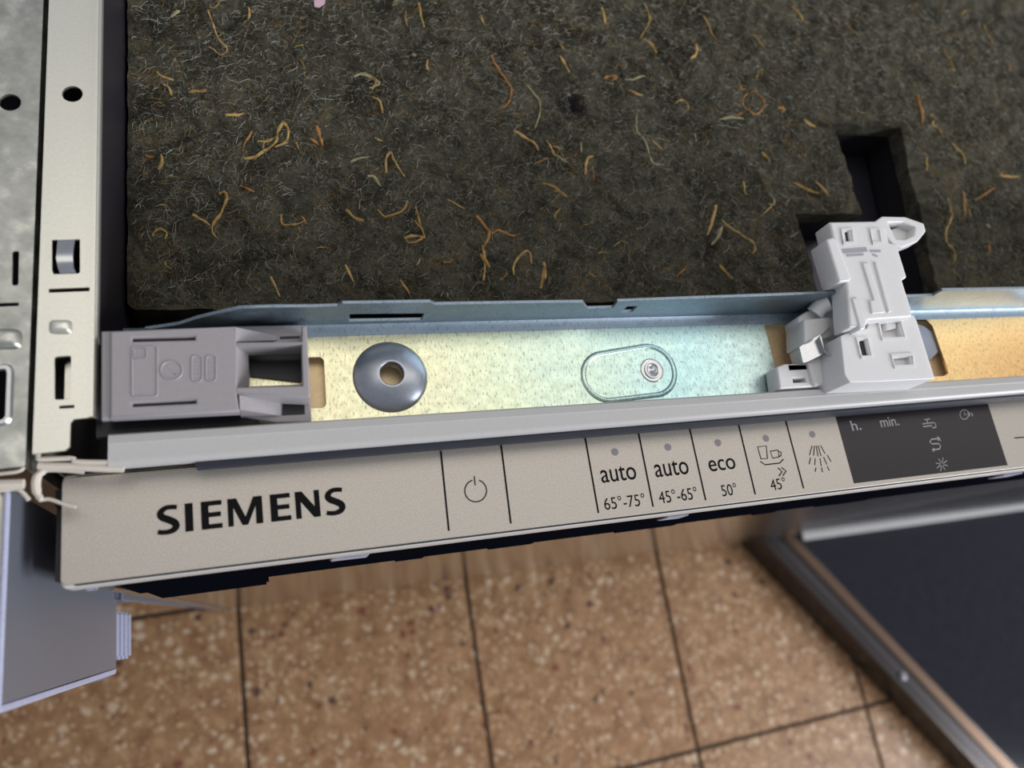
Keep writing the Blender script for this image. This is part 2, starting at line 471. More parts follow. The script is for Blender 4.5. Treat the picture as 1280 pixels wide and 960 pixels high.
# --- crossbar
hp = [round_poly(pp([(372, 447), (401, 446), (405, 450), (408, 506), (404, 510), (376, 511)], ZP), .0006),
      pp(circle((488, 471), 44, 40, 41), ZP),
      round_poly(pp([(955, 406), (976, 405), (983, 408), (992, 422), (1003, 427), (1020, 430), (1030, 470), (1010, 490), (985, 490), (968, 455)], ZP), .0008),
      round_poly(pp([(1100, 401), (1158, 399), (1166, 408), (1186, 466), (1180, 470), (1120, 474)], ZP), .001)]
c_dot = P(815, 463, ZP)
bar = link('crossbar', plate([(-.0400, .057), (.536, .057), (.536, .0929), (-.0400, .0929)], hp, ZP - .001, ZP), M['zinc_bar'], dw, 'flecked zinc crossbar with reflected yellow, cyan and orange sheen painted in')
fil = [(.0929, ZP)] + [(.0929 + .0038 * math.sin(a), ZP + .0038 - .0038 * math.cos(a)) for a in np.linspace(.15, math.pi / 2, 8)]
link('fold', sweep([(.0929, ZP), (.0955, ZP + .0002), (.0968, ZP + .0012)], .001, -.040, .536), M['zinc_blue'], bar)
YF = .0967


def fz(pts): return [(PY(x, y, YF).x, PY(x, y, YF).z) for x, y in pts]


top = fz([(1062, 366), (900, 372), (772, 377), (766, 385), (735, 386), (729, 378), (660, 379), (545, 381), (538, 378), (428, 380), (422, 383), (392, 384), (340, 384.5), (300, 386)])
zt = top[-1][1]
lowl = [(PY(270, 389, YF).x, .842), (PY(245, 393, YF).x, .8385), (-.024, .834), (-.034, .8305)]
cut = fz([(1075, 372), (1132, 371), (1166, 370), (1178, 363), (1290, 361)])
rx1 = cut[-1]
outer = [(-.034, .8295), (.536, .8295), (.536, rx1[1])] + cut[::-1] + top + lowl
fh = [fz([(437, 393), (530, 392), (527, 400.5), (437, 402)]), fz([(784, 383.5), (797, 383), (790, 390), (777, 390.5)])]
fh_me = to_xz(plate(outer, fh, -.0012, 0, .00025, 1), YF)
link('flange', fh_me, M['zinc_blue'], bar, 'blue-grey upright flange with slots')
# domed washer boss
cb = P(488, 471, ZP); rb = .0125
link('domed_boss', lathe([(rb, ZP - .0008), (rb - .0002, ZP + .0002), (rb - .0012, ZP + .0010), (rb - .0030, ZP + .0021), (rb - .0055, ZP + .0031), (.0047, ZP + .0037), (.0041, ZP + .0038), (.0039, ZP + .0036), (.0039, ZP - .001)], cb, 64), M['boss_metal'], bar, 'polished round boss with a hole')
cb2 = P(1316, 436, ZP)
link('domed_boss', lathe([(rb, ZP + .00005), (rb - .0006, ZP + .0011), (rb - .0014, ZP + .0014), (rb - .003, ZP + .0006), (.0041, ZP + .0009), (0, ZP + .0009)], cb2, 64), M['bright_metal'], bar)
# stadium embossing: a raised ring with two end radii
a_ = Vector(P(758, 471, ZP)[:2]); b_2 = Vector(P(814, 463, ZP)[:2]); ra, rbig = .0087, .0093
path = []
dv = (b_2 - a_).normalized(); ang = math.atan2(dv.y, dv.x)
for t in np.linspace(ang + math.pi / 2, ang + 3 * math.pi / 2, 18): path.append((a_.x + ra * math.cos(t), a_.y + ra * math.sin(t)))
for t in np.linspace(ang - math.pi / 2, ang + math.pi / 2, 18): path.append((b_2.x + rbig * math.cos(t), b_2.y + rbig * math.sin(t)))
path.append(path[0])


def ridge(path, prof, z):        # prof: [(offset, dz)] swept round a closed xy path
    vs = []; fs = []; m = len(prof); n = len(path) - 1
    for i in range(n):
        p = Vector(path[i]); d = (Vector(path[(i + 1) % n]) - Vector(path[i - 1])).normalized(); nn = Vector((d.y, -d.x))
        for o_, dz in prof: q = p + nn * o_; vs.append((q.x, q.y, z + dz))
    for i in range(n):
        for j in range(m - 1): fs.append((i * m + j, i * m + j + 1, ((i + 1) % n) * m + j + 1, ((i + 1) % n) * m + j))
    me = bpy.data.meshes.new('m'); me.from_pydata(vs, [], fs)
    bm = bmesh.new(); bm.from_mesh(me); bmesh.ops.recalc_face_normals(bm, faces=bm.faces); bm.to_mesh(me); bm.free()
    return smooth(me, 50)


link('embossing', ridge(path, [(-.0008, 0.00003), (-.0004, .0005), (.0002, .0007), (.0008, .0004), (.0013, 0.00003)], ZP), M['zinc_bar'], bar)
link('rivet', lathe([(.0047, ZP + .00005), (.0045, ZP + .0003), (.0042, ZP + .0003), (.0041, ZP + .0001), (.0032, ZP + .0001), (.0031, ZP + .0006), (.0022, ZP + .0007), (.0019, ZP + .0003), (.0012, ZP + .0004), (.0006, ZP + .0008), (0, ZP + .0008)], c_dot, 40), M['bright_metal'], bar)

# --- grey corner cover on the left end of the crossbar
ZC = .8435; ZL0 = .831
def q5(x, y): return (100 + x / 4, 360 + y / 4)
def c5(pts, z=ZC): return pp([q5(*p) for p in pts], z)
slotA = c5([(262, 250), (575, 243), (575, 258), (262, 267)]); slotB = c5([(262, 577), (580, 560), (580, 575), (262, 592)])
cover = link('corner_cover', plate(c5([(150, 214), (778, 190), (786, 290), (786, 530), (800, 618), (150, 650)]), [slotA, slotB], .8392, ZC, .0006), M['grey_plastic'], dw, 'grey moulded plastic corner cover with slots and ramps')
link('stepped_edge', plate(c5([(106, 216), (158, 214), (158, 650), (106, 656)], .8425), [], .8392, .8425, .0005), M['grey_plastic'], cover)
link('slot_floor', plate(c5([(120, 230), (770, 215), (770, 560), (120, 570)], ZC), [], .8312, .8391), M['black'], cover)
link('shade_filler', plate(c5([(75, 630), (900, 612), (975, 645), (600, 692), (300, 722), (75, 742)], .836), [], .8312, .8345), M['black'], cover)  # black plate put in for the shade in front of the cover
link('socket_back', plate(c5([(835, 270), (1115, 265), (1115, 470), (850, 440)], ZL0), [], .8301, .8312), M['black'], cover)
# right hand frame with pocket
ZL = .8355
pocket = c5([(838, 288), (1108, 283), (1112, 487), (842, 497)], ZL)
link('socket_floor', plate(c5([(770, 190), (1130, 184), (1158, 668), (980, 672), (800, 640)], ZL), [c5([(842, 300), (1108, 290), (1112, 480), (846, 490)], ZL)], .8312, ZL, .0004), M['grey_plastic'], cover)
link('rail', plate(c5([(778, 270), (1108, 266), (1108, 190), (1134, 190), (1150, 505), (1150, 545), (1140, 548), (778, 530), (778, 495), (1113, 487), (1108, 284), (778, 290)]), [], .8345, ZC, .0005), M['grey_plastic'], cover)


def wedge(pts4, z_hi, z_lo, zb):  # pts4: xy of near-left, far-left (high side) and far-right, near-right (low side)
    a, b, c, d = pts4
    vs = [(*a, z_hi), (*b, z_hi), (*c, z_lo), (*d, z_lo), (*a, zb), (*b, zb), (*c, zb), (*d, zb)]
    me = bpy.data.meshes.new('m'); me.from_pydata(vs, [], [(0, 1, 2, 3), (7, 6, 5, 4), (0, 4, 5, 1), (1, 5, 6, 2), (2, 6, 7, 3), (3, 7, 4, 0)])
    bm = bmesh.new(); bm.from_mesh(me); bmesh.ops.recalc_face_normals(bm, faces=bm.faces); bm.to_mesh(me); bm.free(); return me


def xy(x, y, z): return tuple(P(*q5(x, y), z)[:2])


link('ramp', wedge((xy(776, 268, ZC), xy(776, 196, ZC), xy(985, 240, ZL), xy(985, 262, ZL)), ZC, ZL + .0002, .834), M['grey_plastic'], cover)
link('ramp', wedge((xy(800, 608, ZC), xy(796, 535, ZC), xy(1005, 572, ZL), xy(1005, 640, ZL)), ZC, ZL + .0002, .834), M['grey_plastic'], cover)
link('ramp', wedge((xy(778, 505, ZC), xy(778, 285, ZC), xy(842, 300, ZL), xy(846, 488, ZL)), ZC, ZL + .0002, .834), M['grey_plastic'], cover)
link('dark_notch', plate(c5([(1014, 574), (1122, 560), (1124, 632), (1010, 638)], ZL), [], ZL, ZL + .00015), M['black'], cover)
link('dark_notch', plate(c5([(1000, 244), (1098, 240), (1098, 252), (1000, 256)], ZL), [], ZL, ZL + .00015), M['black'], cover)


def ring_line(pts, w_, z): return ridge([*pts, pts[0]], [(-w_, 0.00002), (-w_ * .3, .00022), (w_ * .3, .00022), (w_, 0.00002)], z)


def rr5(x0, x1, y0, y1, r): return round_poly(c5([(x0, y1), (x0, y0), (x1, y0 - (x1 - x0) * .03), (x1, y1 - (x1 - x0) * .03)]), r, 4)


link('moulded_mark', join([ring_line(rr5(260, 386, 295, 545, .0008), .00028, ZC), ring_line(c5(circle((457, 412), 54, 32, 48)), .00028, ZC),
                           ring_line(rr5(558, 610, 340, 470, .0016), .00022, ZC), ring_line(rr5(630, 680, 340, 468, .0016), .00022, ZC),
                           ring_line(rr5(270, 332, 305, 355, .0004), .00018, ZC)]), M['grey_plastic'], cover)
arrow = ribbon([c5([(440, 390), (475, 432)]), c5([(462, 430), (475, 432), (474, 415)]), c5([(300, 518), (315, 518), (315, 535)])] +
               [c5([(572, 360 + 20 * i), (596, 358 + 20 * i), (596, 372 + 20 * i)]) for i in range(5)] + [c5([(646, 360 + 20 * i), (668, 372 + 20 * i), (648, 374 + 20 * i)]) for i in range(5)] +
               [c5([(284, 340), (300, 315), (316, 340), (290, 342)])] +
               [c5([(457 + 46 * math.cos(a), 412 + 40 * math.sin(a)), (457 + 36 * math.cos(a), 412 + 32 * math.sin(a))]) for a in np.linspace(.3, 2.8, 8)], .0003, ZC + .0001)
link('moulded_sign', arrow, M['stamp'], cover)

# --- pale front lip of the frame
lipp = [(.0632, .8300), (.0628, .8372), (.0622, .8380), (.0598, .8384), (.0592, .8381), (.0560, .8384), (.0550, .8381), (.0543, .8374), (.0539, .8362), (.0540, .8345), (.0548, .8330)]
lip = link('front_lip', sweep(lipp, -.0011, -.0425, .536), M['lip_plastic'], dw, 'long pale grey plastic lip in front of the crossbar')
for v in lip.data.vertices:      # the lip narrows a little to the right
    if v.co.y < .058: v.co.y += (v.co.x - .12) * .006
for v in lip.data.vertices: v.co.y += (v.co.x - .12) * .0022
link('shade_seal', sweep([(.0546 - .0009, .8292), (.0546 - .0013, .8320), (.0546 - .0012, .8345), (.0546 - .0004, .8362)], -.0010, -.020, .536), M['seal_shade'], lip, 'dark grey seal strip under the lip, standing in for its front shade')  # added dark strip; its colour carries the shade of the lip front
for v in bpy.data.objects['shade_seal'].data.vertices: v.co.y += (v.co.x - .12) * .007
# --- dark trough left of the lip: black boxes put in for shade
link('shade_trough', join([box(-.052, -.0400, .0540, .070, .795, .800), box(-.0605, .536, .0470, .0520, .796, .8160), box(-.0605, -.0465, .0255, .0470, .775, .8140)]), M['black'], dw)

# --- white corner seal pieces between post and control strip
ZS = .8375
seal = link('corner_seal', join([tube(spline([P(x, y, ZS) for x, y in ((48, 566), (48, 572), (52, 574), (90, 573), (95, 577), (140, 578))]), .0007, 8),
                                 tube(spline([P(x, y, ZS - .001) for x, y in ((48, 582), (60, 583), (85, 583), (120, 585), (155, 586))]), .0011, 8),
                                 tube(spline([P(x, y, ZS - .002) for x, y in ((105, 590), (80, 588), (58, 588), (48, 594), (45, 603), (46, 615), (52, 624), (62, 624), (80, 630), (95, 634))]), [.0006] * 9 + [.0010] * 4 + [.0012] * 8 + [.0009] * 4 + [.0005] * 12, 8)]), M['cream_trim'], dw, 'cream curled corner seal')

# --- door: steel front, black carrier, silver control strip
TURN = .0085; PIV = Vector((-.0563, .0228, 0))


def turned(me):
    me.transform(Matrix.Translation(PIV) @ Matrix.Rotation(TURN, 4, 'Z') @ Matrix.Translation(-PIV)); return me


def yfront(x): return .0220 + (x - PIV.x) * TURN


def lean(z): return .0425 + (.10 - z) * -.0 - (z - .10) / .69 * .0185
dv_ = [(-.050, .0246, .79), (.536, .0292, .79), (.536, lean(.10), .10), (-.050, lean(.10), .10)]
vs = dv_ + [(x, y + .014, z) for x, y, z in dv_]
me = bpy.data.meshes.new('m'); me.from_pydata(vs, [], [(0, 3, 2, 1), (4, 5, 6, 7), (0, 1, 5, 4), (1, 2, 6, 5), (2, 3, 7, 6), (3, 0, 4, 7)])
door = link('door', me, M['door_steel'], dw, 'plain steel door front under the control strip')
link('door_edge', tube([(-.0500, .0240, .79), (-.0500, lean(.10) - .001, .10)], .0012, 6), M['bright_metal'], door)
link('screw', join([box(P(106, 735, .812).x, P(122, 735, .812).x, P(110, 738.5, .812).y, P(110, 734, .812).y, .810, .812, .0004)]), M['clip'], door)
carrier = link('door_carrier', turned(join([box(-.046, .536, .0226, .046, .7660, .8168, .001), box(-.044, -.002, .0228, .046, .724, .768, .001)] +
                                           [box(x, x + w_, .0224, .026, .7625, .767, .0006) for x, w_ in ((.045, .012), (.083, .02), (.14, .03), (.21, .012), (.245, .03))])), M['black_gloss'], dw, 'black plastic carrier under the control strip')
link('lower_strip', turned(box(-.020, .536, .0224, .0236, .8120, .8166, .0004)), M['brown_gloss'], carrier)
for (x0, x1, y0, y1) in ((412, 453, 697, 708), (819, 836, 648, 656), (1226, 1238, 597, 605)):
    yy = .0225
    for _ in range(4): yy = yfront(PY((x0 + x1) / 2, (y0 + y1) / 2, yy).x) + .0001
    a, b = PY(x0, (y0 + y1) / 2, yy), PY(x1, (y0 + y1) / 2, yy)
    zt_, zb_ = PY((x0 + x1) / 2, y0, yy).z, PY((x0 + x1) / 2, y1, yy).z
    zt_ = min(zt_, .8160); zb_ = max(zb_, zt_ - .009); xm, xw = (a.x + b.x) / 2, (b.x - a.x) / 2
    link('clip', box(a.x, b.x, yy, yy + .002, zb_, zt_, .0004), M['clip'], carrier, 'pale bluish clip')
XL, XR = -.0563, .536
strip = link('control_strip', turned(plate(rrect(XL, XR, .0220, .0541, .0016), [], .8166, ZPAN - .0006, .0009, 4)), M['bezel'], dw, 'satin silver control strip with printed symbols')
link('seam', turned(plate(rrect(XL + .003, XR, .0224, .0536, .0012), [], ZPAN - .0007, ZPAN - .0004)), M['seam'], strip)
link('face_panel', turned(plate(rrect(XL + .0001, XR, .0229, .0532, .0018), [], ZPAN - .0006, ZPAN, .0002, 2)), M['silver'], strip)

ZI = ZPAN + .00006


def ip(pts): return [tuple(P(x, y, ZPAN)[:2]) for x, y in pts]


def flat(polys, z=ZI): return plate_multi(polys, z)


def plate_multi(polys, z):
    return join([plate(p, [], z - .00005, z + .00003) for p in polys])


# separators
for a, b in (((551, 564), (561, 663)), ((626.5, 557), (638.5, 654)), ((731.6, 548), (748, 641)), ((798.3, 542), (816.3, 633)), ((862.3, 536.7), (882, 625)), ((923.4, 531.3), (944, 617.7)), ((982.3, 526.6), (1004.4, 610.2))):
    link('divider_line', ribbon([ip([a, b])], .00062, ZI), M['print'], strip)
link('dash', ribbon([ip([(1268, 547.5), (1300, 545)])], .0005, ZI), M['print'], strip)
# power symbol
pc = (594.6, 613.5)
link('power_symbol', ribbon([ip([(pc[0] + 13.6 * math.sin(t), pc[1] - 13.8 * math.cos(t)) for t in np.linspace(.32, 2 * math.pi - .32, 40)]), ip([(592.8, 595.5), (594, 606.5)])], .0004, ZI), M['print'], strip)
for x, y in ((768.7, 565), (835, 559), (897.5, 553.5), (957.5, 548), (1015.5, 543)):
    c = P(x, y, ZPAN); link('indicator_light', lathe([(.00135, ZPAN - .0002), (.00132, ZPAN + .0001), (0, ZPAN + .00012)], c, 24), M['led'], strip)


# brand lettering, drawn letter by letter on the strip
def q6(x, y): return (60 + x / 3.048, 560 + y / 3.048)
bl = P(*q6(460, 327), ZPAN); br = P(*q6(1095, 254), ZPAN)
bx = (br - bl).normalized(); by = Vector((-bx.y, bx.x, 0))
hS = (P(*q6(456, 219), ZPAN) - bl).dot(by)


def u_of(px): return (P(*q6(*px), ZPAN) - bl).dot(bx)


def letter(polys): return [[tuple((bl + bx * u + by * (v * hS))[:2]) for u, v in p] for p in polys]


def let_I(u0, u1): return [[(u0, 0), (u1, 0), (u1, 1), (u0, 1)]]
def let_E(u0, u1):
    s = (u1 - u0) * .36
    return [[(u0, 0), (u1, 0), (u1, .17), (u0 + s, .17), (u0 + s, .42), (u1 - s * .15, .42), (u1 - s * .15, .59), (u0 + s, .59), (u0 + s, .83), (u1, .83), (u1, 1), (u0, 1)]]
def let_M(u0, u1):
    w_ = u1 - u0; s = w_ * .17
    return [[(u0, 0), (u0 + s * .9, 0), (u0 + s * .95, .66), (u0 + w_ * .40, 0), (u0 + w_ * .56, 0), (u1 - s * 1.15, .66), (u1 - s * 1.2, 0), (u1, 0), (u1, 1), (u1 - s * 1.5, 1), (u0 + w_ * .5, .30), (u0 + s * 1.5, 1), (u0, 1)]]
def let_N(u0, u1):
    w_ = u1 - u0; s = w_ * .22
    return [[(u0, 0), (u0 + s, 0), (u0 + s, .62), (u1 - s * 1.25, 0), (u1, 0), (u1, 1), (u1 - s, 1), (u1 - s, .40), (u0 + s * 1.3, 1), (u0, 1)]]
def let_S(u0, u1):
    w_ = u1 - u0
    cl = [(.90, .905), (.66, .93), (.40, .915), (.20, .81), (.17, .69), (.27, .585), (.52, .49), (.76, .38), (.84, .25), (.72, .12), (.48, .065), (.24, .07), (.03, .10)]
    th = [.16, .165, .17, .20, .24, .25, .25, .25, .24, .20, .17, .165, .16]
    pts = spline([Vector((x * w_ / hS, y)) for x, y in cl], 4); tt = [v.x for v in spline([Vector((t, 0)) for t in th], 4)]
    Lp, Rp = [], []
    for i, p in enumerate(pts):
        d = (pts[min(i + 1, len(pts) - 1)] - pts[max(i - 1, 0)]).normalized(); nn = Vector((-d.y, d.x)) * tt[i] / 2
        Lp.append(((p + nn).x * hS + u0, (p + nn).y)); Rp.append(((p - nn).x * hS + u0, (p - nn).y))
    return [Lp + Rp[::-1]]


LT = [(let_S, (416, 330), (503, 318)), (let_I, (524, 316), (555, 313)), (let_E, (586, 310), (666, 301)), (let_M, (688, 299), (821, 285)), (let_E, (851, 281), (928, 272)), (let_N, (947, 270), (1040, 259)), (let_S, (1060, 257), (1136, 248))]
for fn, a, b in LT:
    link('brand_letter', plate_multi(letter(fn(u_of(a), u_of(b))), ZI), M['print'], strip)


def text(name, s, a, b, hpx, m, weight=0.0, xh=None):
    """printed words fitted between two baseline pixels; hpx is the height of the tallest glyph in pixels"""
    cu = bpy.data.curves.new('t', 'FONT'); cu.body = s; cu.size = 1; cu.offset = weight; cu.extrude = 0
    o = bpy.data.objects.new('t', cu); C.objects.link(o)
    dg = bpy.context.evaluated_depsgraph_get(); dg.update(); me = bpy.data.meshes.new_from_object(o.evaluated_get(dg))
    bpy.data.objects.remove(o); bpy.data.curves.remove(cu)
    xs = [v.co.x for v in me.vertices]; ys = [v.co.y for v in me.vertices]
    A = P(*a, ZPAN); B = P(*b, ZPAN); ex = (B - A); ey = Vector((-ex.y, ex.x, 0)).normalized()
    h = (P(a[0], a[1] - hpx, ZPAN) - A).length
    x0, x1, y1 = min(xs), max(xs), max(ys)
    for v in me.vertices:
        q = A + ex * ((v.co.x - x0) / (x1 - x0)) + ey * (v.co.y / y1 * h); v.co = (q.x, q.y, ZI)
    bm = bmesh.new(); bm.from_mesh(me)
    for f_ in bm.faces:
        if f_.normal.z < 0: f_.normal_flip()
    bm.to_mesh(me); bm.free()
    return link(name, me, m, strip)


text('lettering', 'auto', (752.5, 603.5), (796.5, 598.5), 18.5, M['print'], .004)
text('lettering', 'auto', (820, 596.5), (862, 592), 18.5, M['print'], .004)
text('lettering', 'eco', (887.5, 589.5), (920.5, 585.5), 13.5, M['print'], .004)
text('lettering', '65°-75°', (756.5, 637.5), (807.5, 631.5), 15.5, M['print'])
text('lettering', '45°-65°', (825, 629.5), (873, 623.5), 15.5, M['print'])
text('lettering', '50°', (903.5, 620.5), (922.5, 618), 14.5, M['print'])
text('lettering', '45°', (965, 613.5), (984, 610), 14, M['print'])
def q4(x, y): return (700 + x / 3.765, 500 + y / 3.765)
def l4(*pts): return ip([q4(*p) for p in pts])
link('cup_symbol', ribbon([l4((930, 221), (971, 216), (976, 275), (946, 278), (930, 221)), l4((990, 241), (1026, 236), (1031, 268), (1001, 274), (990, 241)), l4((1027, 241), (1040, 246), (1040, 262), (1030, 266)),
                           l4((944, 290), (965, 305), (1034, 297), (1051, 279))], .00044, ZI), M['print'], strip)
link('chevron_symbol', ribbon([l4((1026, 320), (1045, 337), (1031, 357)), l4((1043, 318), (1064, 335), (1049, 355))], .0005, ZI), M['print'], strip)
def q3(x, y): return (960 + x / 4, 480 + y / 4)
def l3(*pts): return ip([q3(*p) for p in pts])
link('spray_symbol', ribbon([l3(a, b) for a, b in (((220, 310), (208, 355)), ((232, 310), (228, 358)), ((241, 310), (250, 362)), ((250, 308), (265, 360)), ((263, 308), (285, 348)),
                             ((213, 368), (206, 400)), ((236, 372), (234, 405)), ((260, 372), (266, 410)), ((278, 366), (294, 402)), ((296, 356), (315, 388)), ((240, 418), (236, 438)), ((268, 418), (272, 440)), ((297, 412), (306, 432)))], .00038, ZI), M['print'], strip)
# display window
link('display', plate(ip([(1044.5, 520.3), (1234.5, 504.3), (1259.5, 581.5), (1067.5, 604.3)]), [], ZPAN - .0002, ZPAN + .00008), M['display'], strip, 'dark display window')
ZI = ZPAN + .00014
text('lettering', 'h.', (1065.5, 538.5), (1077, 537), 12, M['print_grey'], .004)
text('lettering', 'min.', (1101.5, 534), (1124, 531.5), 11, M['print_grey'], .004)
text('lettering', 'h', (1211.5, 520.5), (1216, 520), 5.5, M['print_grey'])
link('tap_symbol', ribbon([l3((780, 179), (808, 175)), l3((794, 177), (797, 197)), l3((772, 200), (826, 193), (836, 199), (838, 217)), l3((775, 214), (818, 208), (822, 220), (838, 217))], .00038, ZI), M['print_grey'], strip)
link('salt_symbol', ribbon([l3((862, 285), (855, 272), (815, 277), (808, 290), (818, 300), (852, 298), (862, 310), (856, 325), (822, 330)), l3((845, 264), (858, 272), (848, 282)), l3((830, 338), (820, 330), (828, 322))], .00042, ZI), M['print_grey'], strip)
link('star_symbol', ribbon([l3((868 + 8 * math.cos(a), 402 + 8 * math.sin(a)), (868 + 30 * math.cos(a), 402 + 34 * math.sin(a))) for a in np.linspace(.2, .2 + 2 * math.pi, 9)[:-1]], .00028, ZI), M['print_grey'], strip)
link('clock_symbol', ribbon([l3(*[(980 + 21 * math.cos(a), 153 + 24 * math.sin(a)) for a in np.linspace(0, 2 * math.pi, 25)]), l3((980, 140), (981, 154), (992, 152))], .0003, ZI), M['print_grey'], strip)

# --- white door latch
def q8(x, y): return (940 + x / 3.84, 250 + y / 3.84)
def c8(pts, z): return pp([q8(*p) for p in pts], z)
ZA, ZB, ZQ = .8570, .8520, .8400
latch = link('door_latch', plate(round_poly(c8([(372, 104), (600, 100), (640, 130), (660, 205), (695, 208), (745, 370), (722, 385), (765, 520), (770, 560), (560, 575), (545, 610), (470, 610), (455, 400), (420, 300)], ZA), .0006),
                                [c8([(448, 152), (466, 150), (474, 196), (456, 200)], ZA)], .8478, ZA, .0008), M['white_plastic'], dw, 'white plastic door latch with side loop')
link('slot_bottom', plate(c8([(440, 145), (475, 145), (480, 205), (448, 205)], ZA), [], .8500, .8558), M['black'], latch)
link('window_rim', join([ridge([*r, r[0]], [(-.0007, 0), (-.0007, .0006), (.0007, .0006), (.0007, 0)], ZA - .0002) for r in (c8([(434, 210), (490, 206), (480, 140), (430, 144)], ZA), c8([(575, 210), (624, 206), (612, 140), (568, 144)], ZA))]), M['white_plastic'], latch)
link('rib', plate(round_poly(c8([(358, 188), (392, 176), (410, 200), (478, 375), (470, 388), (420, 392)], ZA + .001), .0005), [], .848, ZA + .001, .0007), M['white_plastic'], latch)
link('rib', plate(round_poly(c8([(478, 470), (505, 462), (552, 580), (545, 618), (520, 622)], ZA + .0005), .0005), [], .848, ZA + .0005, .0007), M['white_plastic'], latch)
link('rib', plate(round_poly(c8([(530, 300), (560, 296), (640, 540), (576, 545), (565, 480), (585, 478)], ZA + .0006), .0005), [], .8545, ZA + .0006, .0005), M['white_plastic'], latch)
link('rib', plate(round_poly(c8([(588, 296), (606, 296), (672, 535), (655, 540)], ZA + .0006), .0004), [], .8545, ZA + .0006, .0005), M['white_plastic'], latch)
link('stamped_code', ribbon([c8([(434 + i * 13, 240 - i), (443 + i * 13, 240 - i)], ZA) for i in range(9)] + [c8([(438 + i * 13, 252 - i), (447 + i * 13, 250 - i)], ZA) for i in range(9)] + [c8([(455 + i * 14, 266 - i), (463 + i * 14, 266 - i)], ZA) for i in range(6)] + [c8([(568 + i * 13, 246), (576 + i * 13, 244)], ZA) for i in range(4)] + [c8([(580, 262), (600, 270)], ZA)], .0010, ZA + .0001), M['stamp'], latch)
# side loop
ring = c8([(588, 104), (626, 78), (735, 80), (826, 112), (836, 150), (798, 198), (722, 228), (680, 214), (664, 196)], .856)
ringh = c8([(652, 106), (730, 104), (784, 128), (778, 170), (735, 190), (690, 186)], .856)
link('loop', plate(round_poly(ring, .0006), [round_poly(ringh, .0005)], .8500, .856, .0005), M['white_plastic'], latch)
link('loop_web', plate(c8([(645, 150), (700, 130), (770, 155), (790, 190), (720, 224), (670, 205)], .852), [], .8500, .852, .0004), M['white_plastic'], latch)
# lower body
hB = [c8([(512, 676), (546, 672), (562, 745), (532, 748)], ZB), c8([(616, 584), (700, 578), (722, 655), (630, 660)], ZB), c8([(678, 758), (758, 752), (762, 788), (686, 792)], ZB)]
link('lower_body', plate(round_poly(c8([(425, 652), (480, 628), (556, 616), (560, 572), (775, 550), (792, 580), (872, 838), (880, 858), (600, 872), (470, 876), (445, 840)], ZB), .0007), hB, .8308, ZB, .00035), M['white_plastic'], latch)
link('cavity', join([plate(c8([(505, 665), (570, 662), (580, 755), (525, 758)], ZB), [], .8475, .8508), ]), M['black'], latch)
link('cavity_floor', join([plate(c8([(605, 575), (712, 568), (735, 665), (620, 670)], ZB), [], .8490, .8495), plate(c8([(670, 750), (765, 745), (770, 796), (680, 800)], ZB), [], .8495, .8500)]), M['white_plastic'], latch)
link('window_rim', join([ridge([*r, r[0]], [(-.0007, 0), (-.0006, .0007), (.0006, .0007), (.0007, 0)], ZB - .0002) for r in (c8([(520, 756), (575, 752), (555, 662), (502, 666)], ZB), c8([(620, 670), (735, 664), (708, 568), (602, 574)], ZB), c8([(680, 802), (775, 798), (768, 742), (668, 748)], ZB))]), M['white_plastic'], latch)
link('tongue', plate(c8([(640, 575), (695, 572), (700, 612), (652, 622)], ZB), [], .848, ZB - .0005, .0006), M['white_plastic'], latch)
# left foot of the latch
link('latch_base', join([plate(round_poly(c8([(222, 560), (270, 528), (392, 530), (430, 640), (470, 880), (300, 890), (268, 780), (240, 690)], ZQ), .0012), [], .8308, ZQ, .001),
                         plate(round_poly(c8([(250, 570), (390, 558), (412, 640), (380, 655), (255, 690)], .843), .001), [], .8308, .843, .001),
                         plate(round_poly(c8([(120, 800), (160, 786), (275, 786), (300, 895), (135, 905)], .8385), .0006), [c8([(182, 800), (258, 798), (260, 806), (184, 810)], .8385), c8([(196, 856), (258, 854), (262, 872), (200, 876)], .8385)], .8308, .8385, .0006)]), M['white_plastic'], latch)
link('peg', tube([P(*q8(300, 545), .841), P(*q8(330, 510), .843), P(*q8(368, 492), .845)], .0034, 14), M['white_plastic'], latch)
link('pin', lathe([(.0013, .8395), (.0013, .8412), (0, .8413)], P(*q8(378, 716), .841), 16), M['led'], latch)


def bent(pairs, t):              # folded strip from pairs of edge points
    vs = []; fs = []; n = len(pairs)
    for a, b in pairs: vs += [a, b, a - Vector((0, 0, t)), b - Vector((0, 0, t))]
    for i in range(n - 1):
        o, p = 4 * i, 4 * i + 4
        fs += [(o, o + 1, p + 1, p), (o + 2, p + 2, p + 3, o + 3), (o, p, p + 2, o + 2), (o + 1, o + 3, p + 3, p + 1)]
    fs += [(0, 2, 3, 1), (4 * n - 4, 4 * n - 3, 4 * n - 1, 4 * n - 2)]
    me = bpy.data.meshes.new('m'); me.from_pydata(vs, [], fs)
    bm = bmesh.new(); bm.from_mesh(me); bmesh.ops.recalc_face_normals(bm, faces=bm.faces); bm.to_mesh(me); bm.free(); return smooth(me, 30)


def e8(x, y, z): return P(*q8(x, y), z)


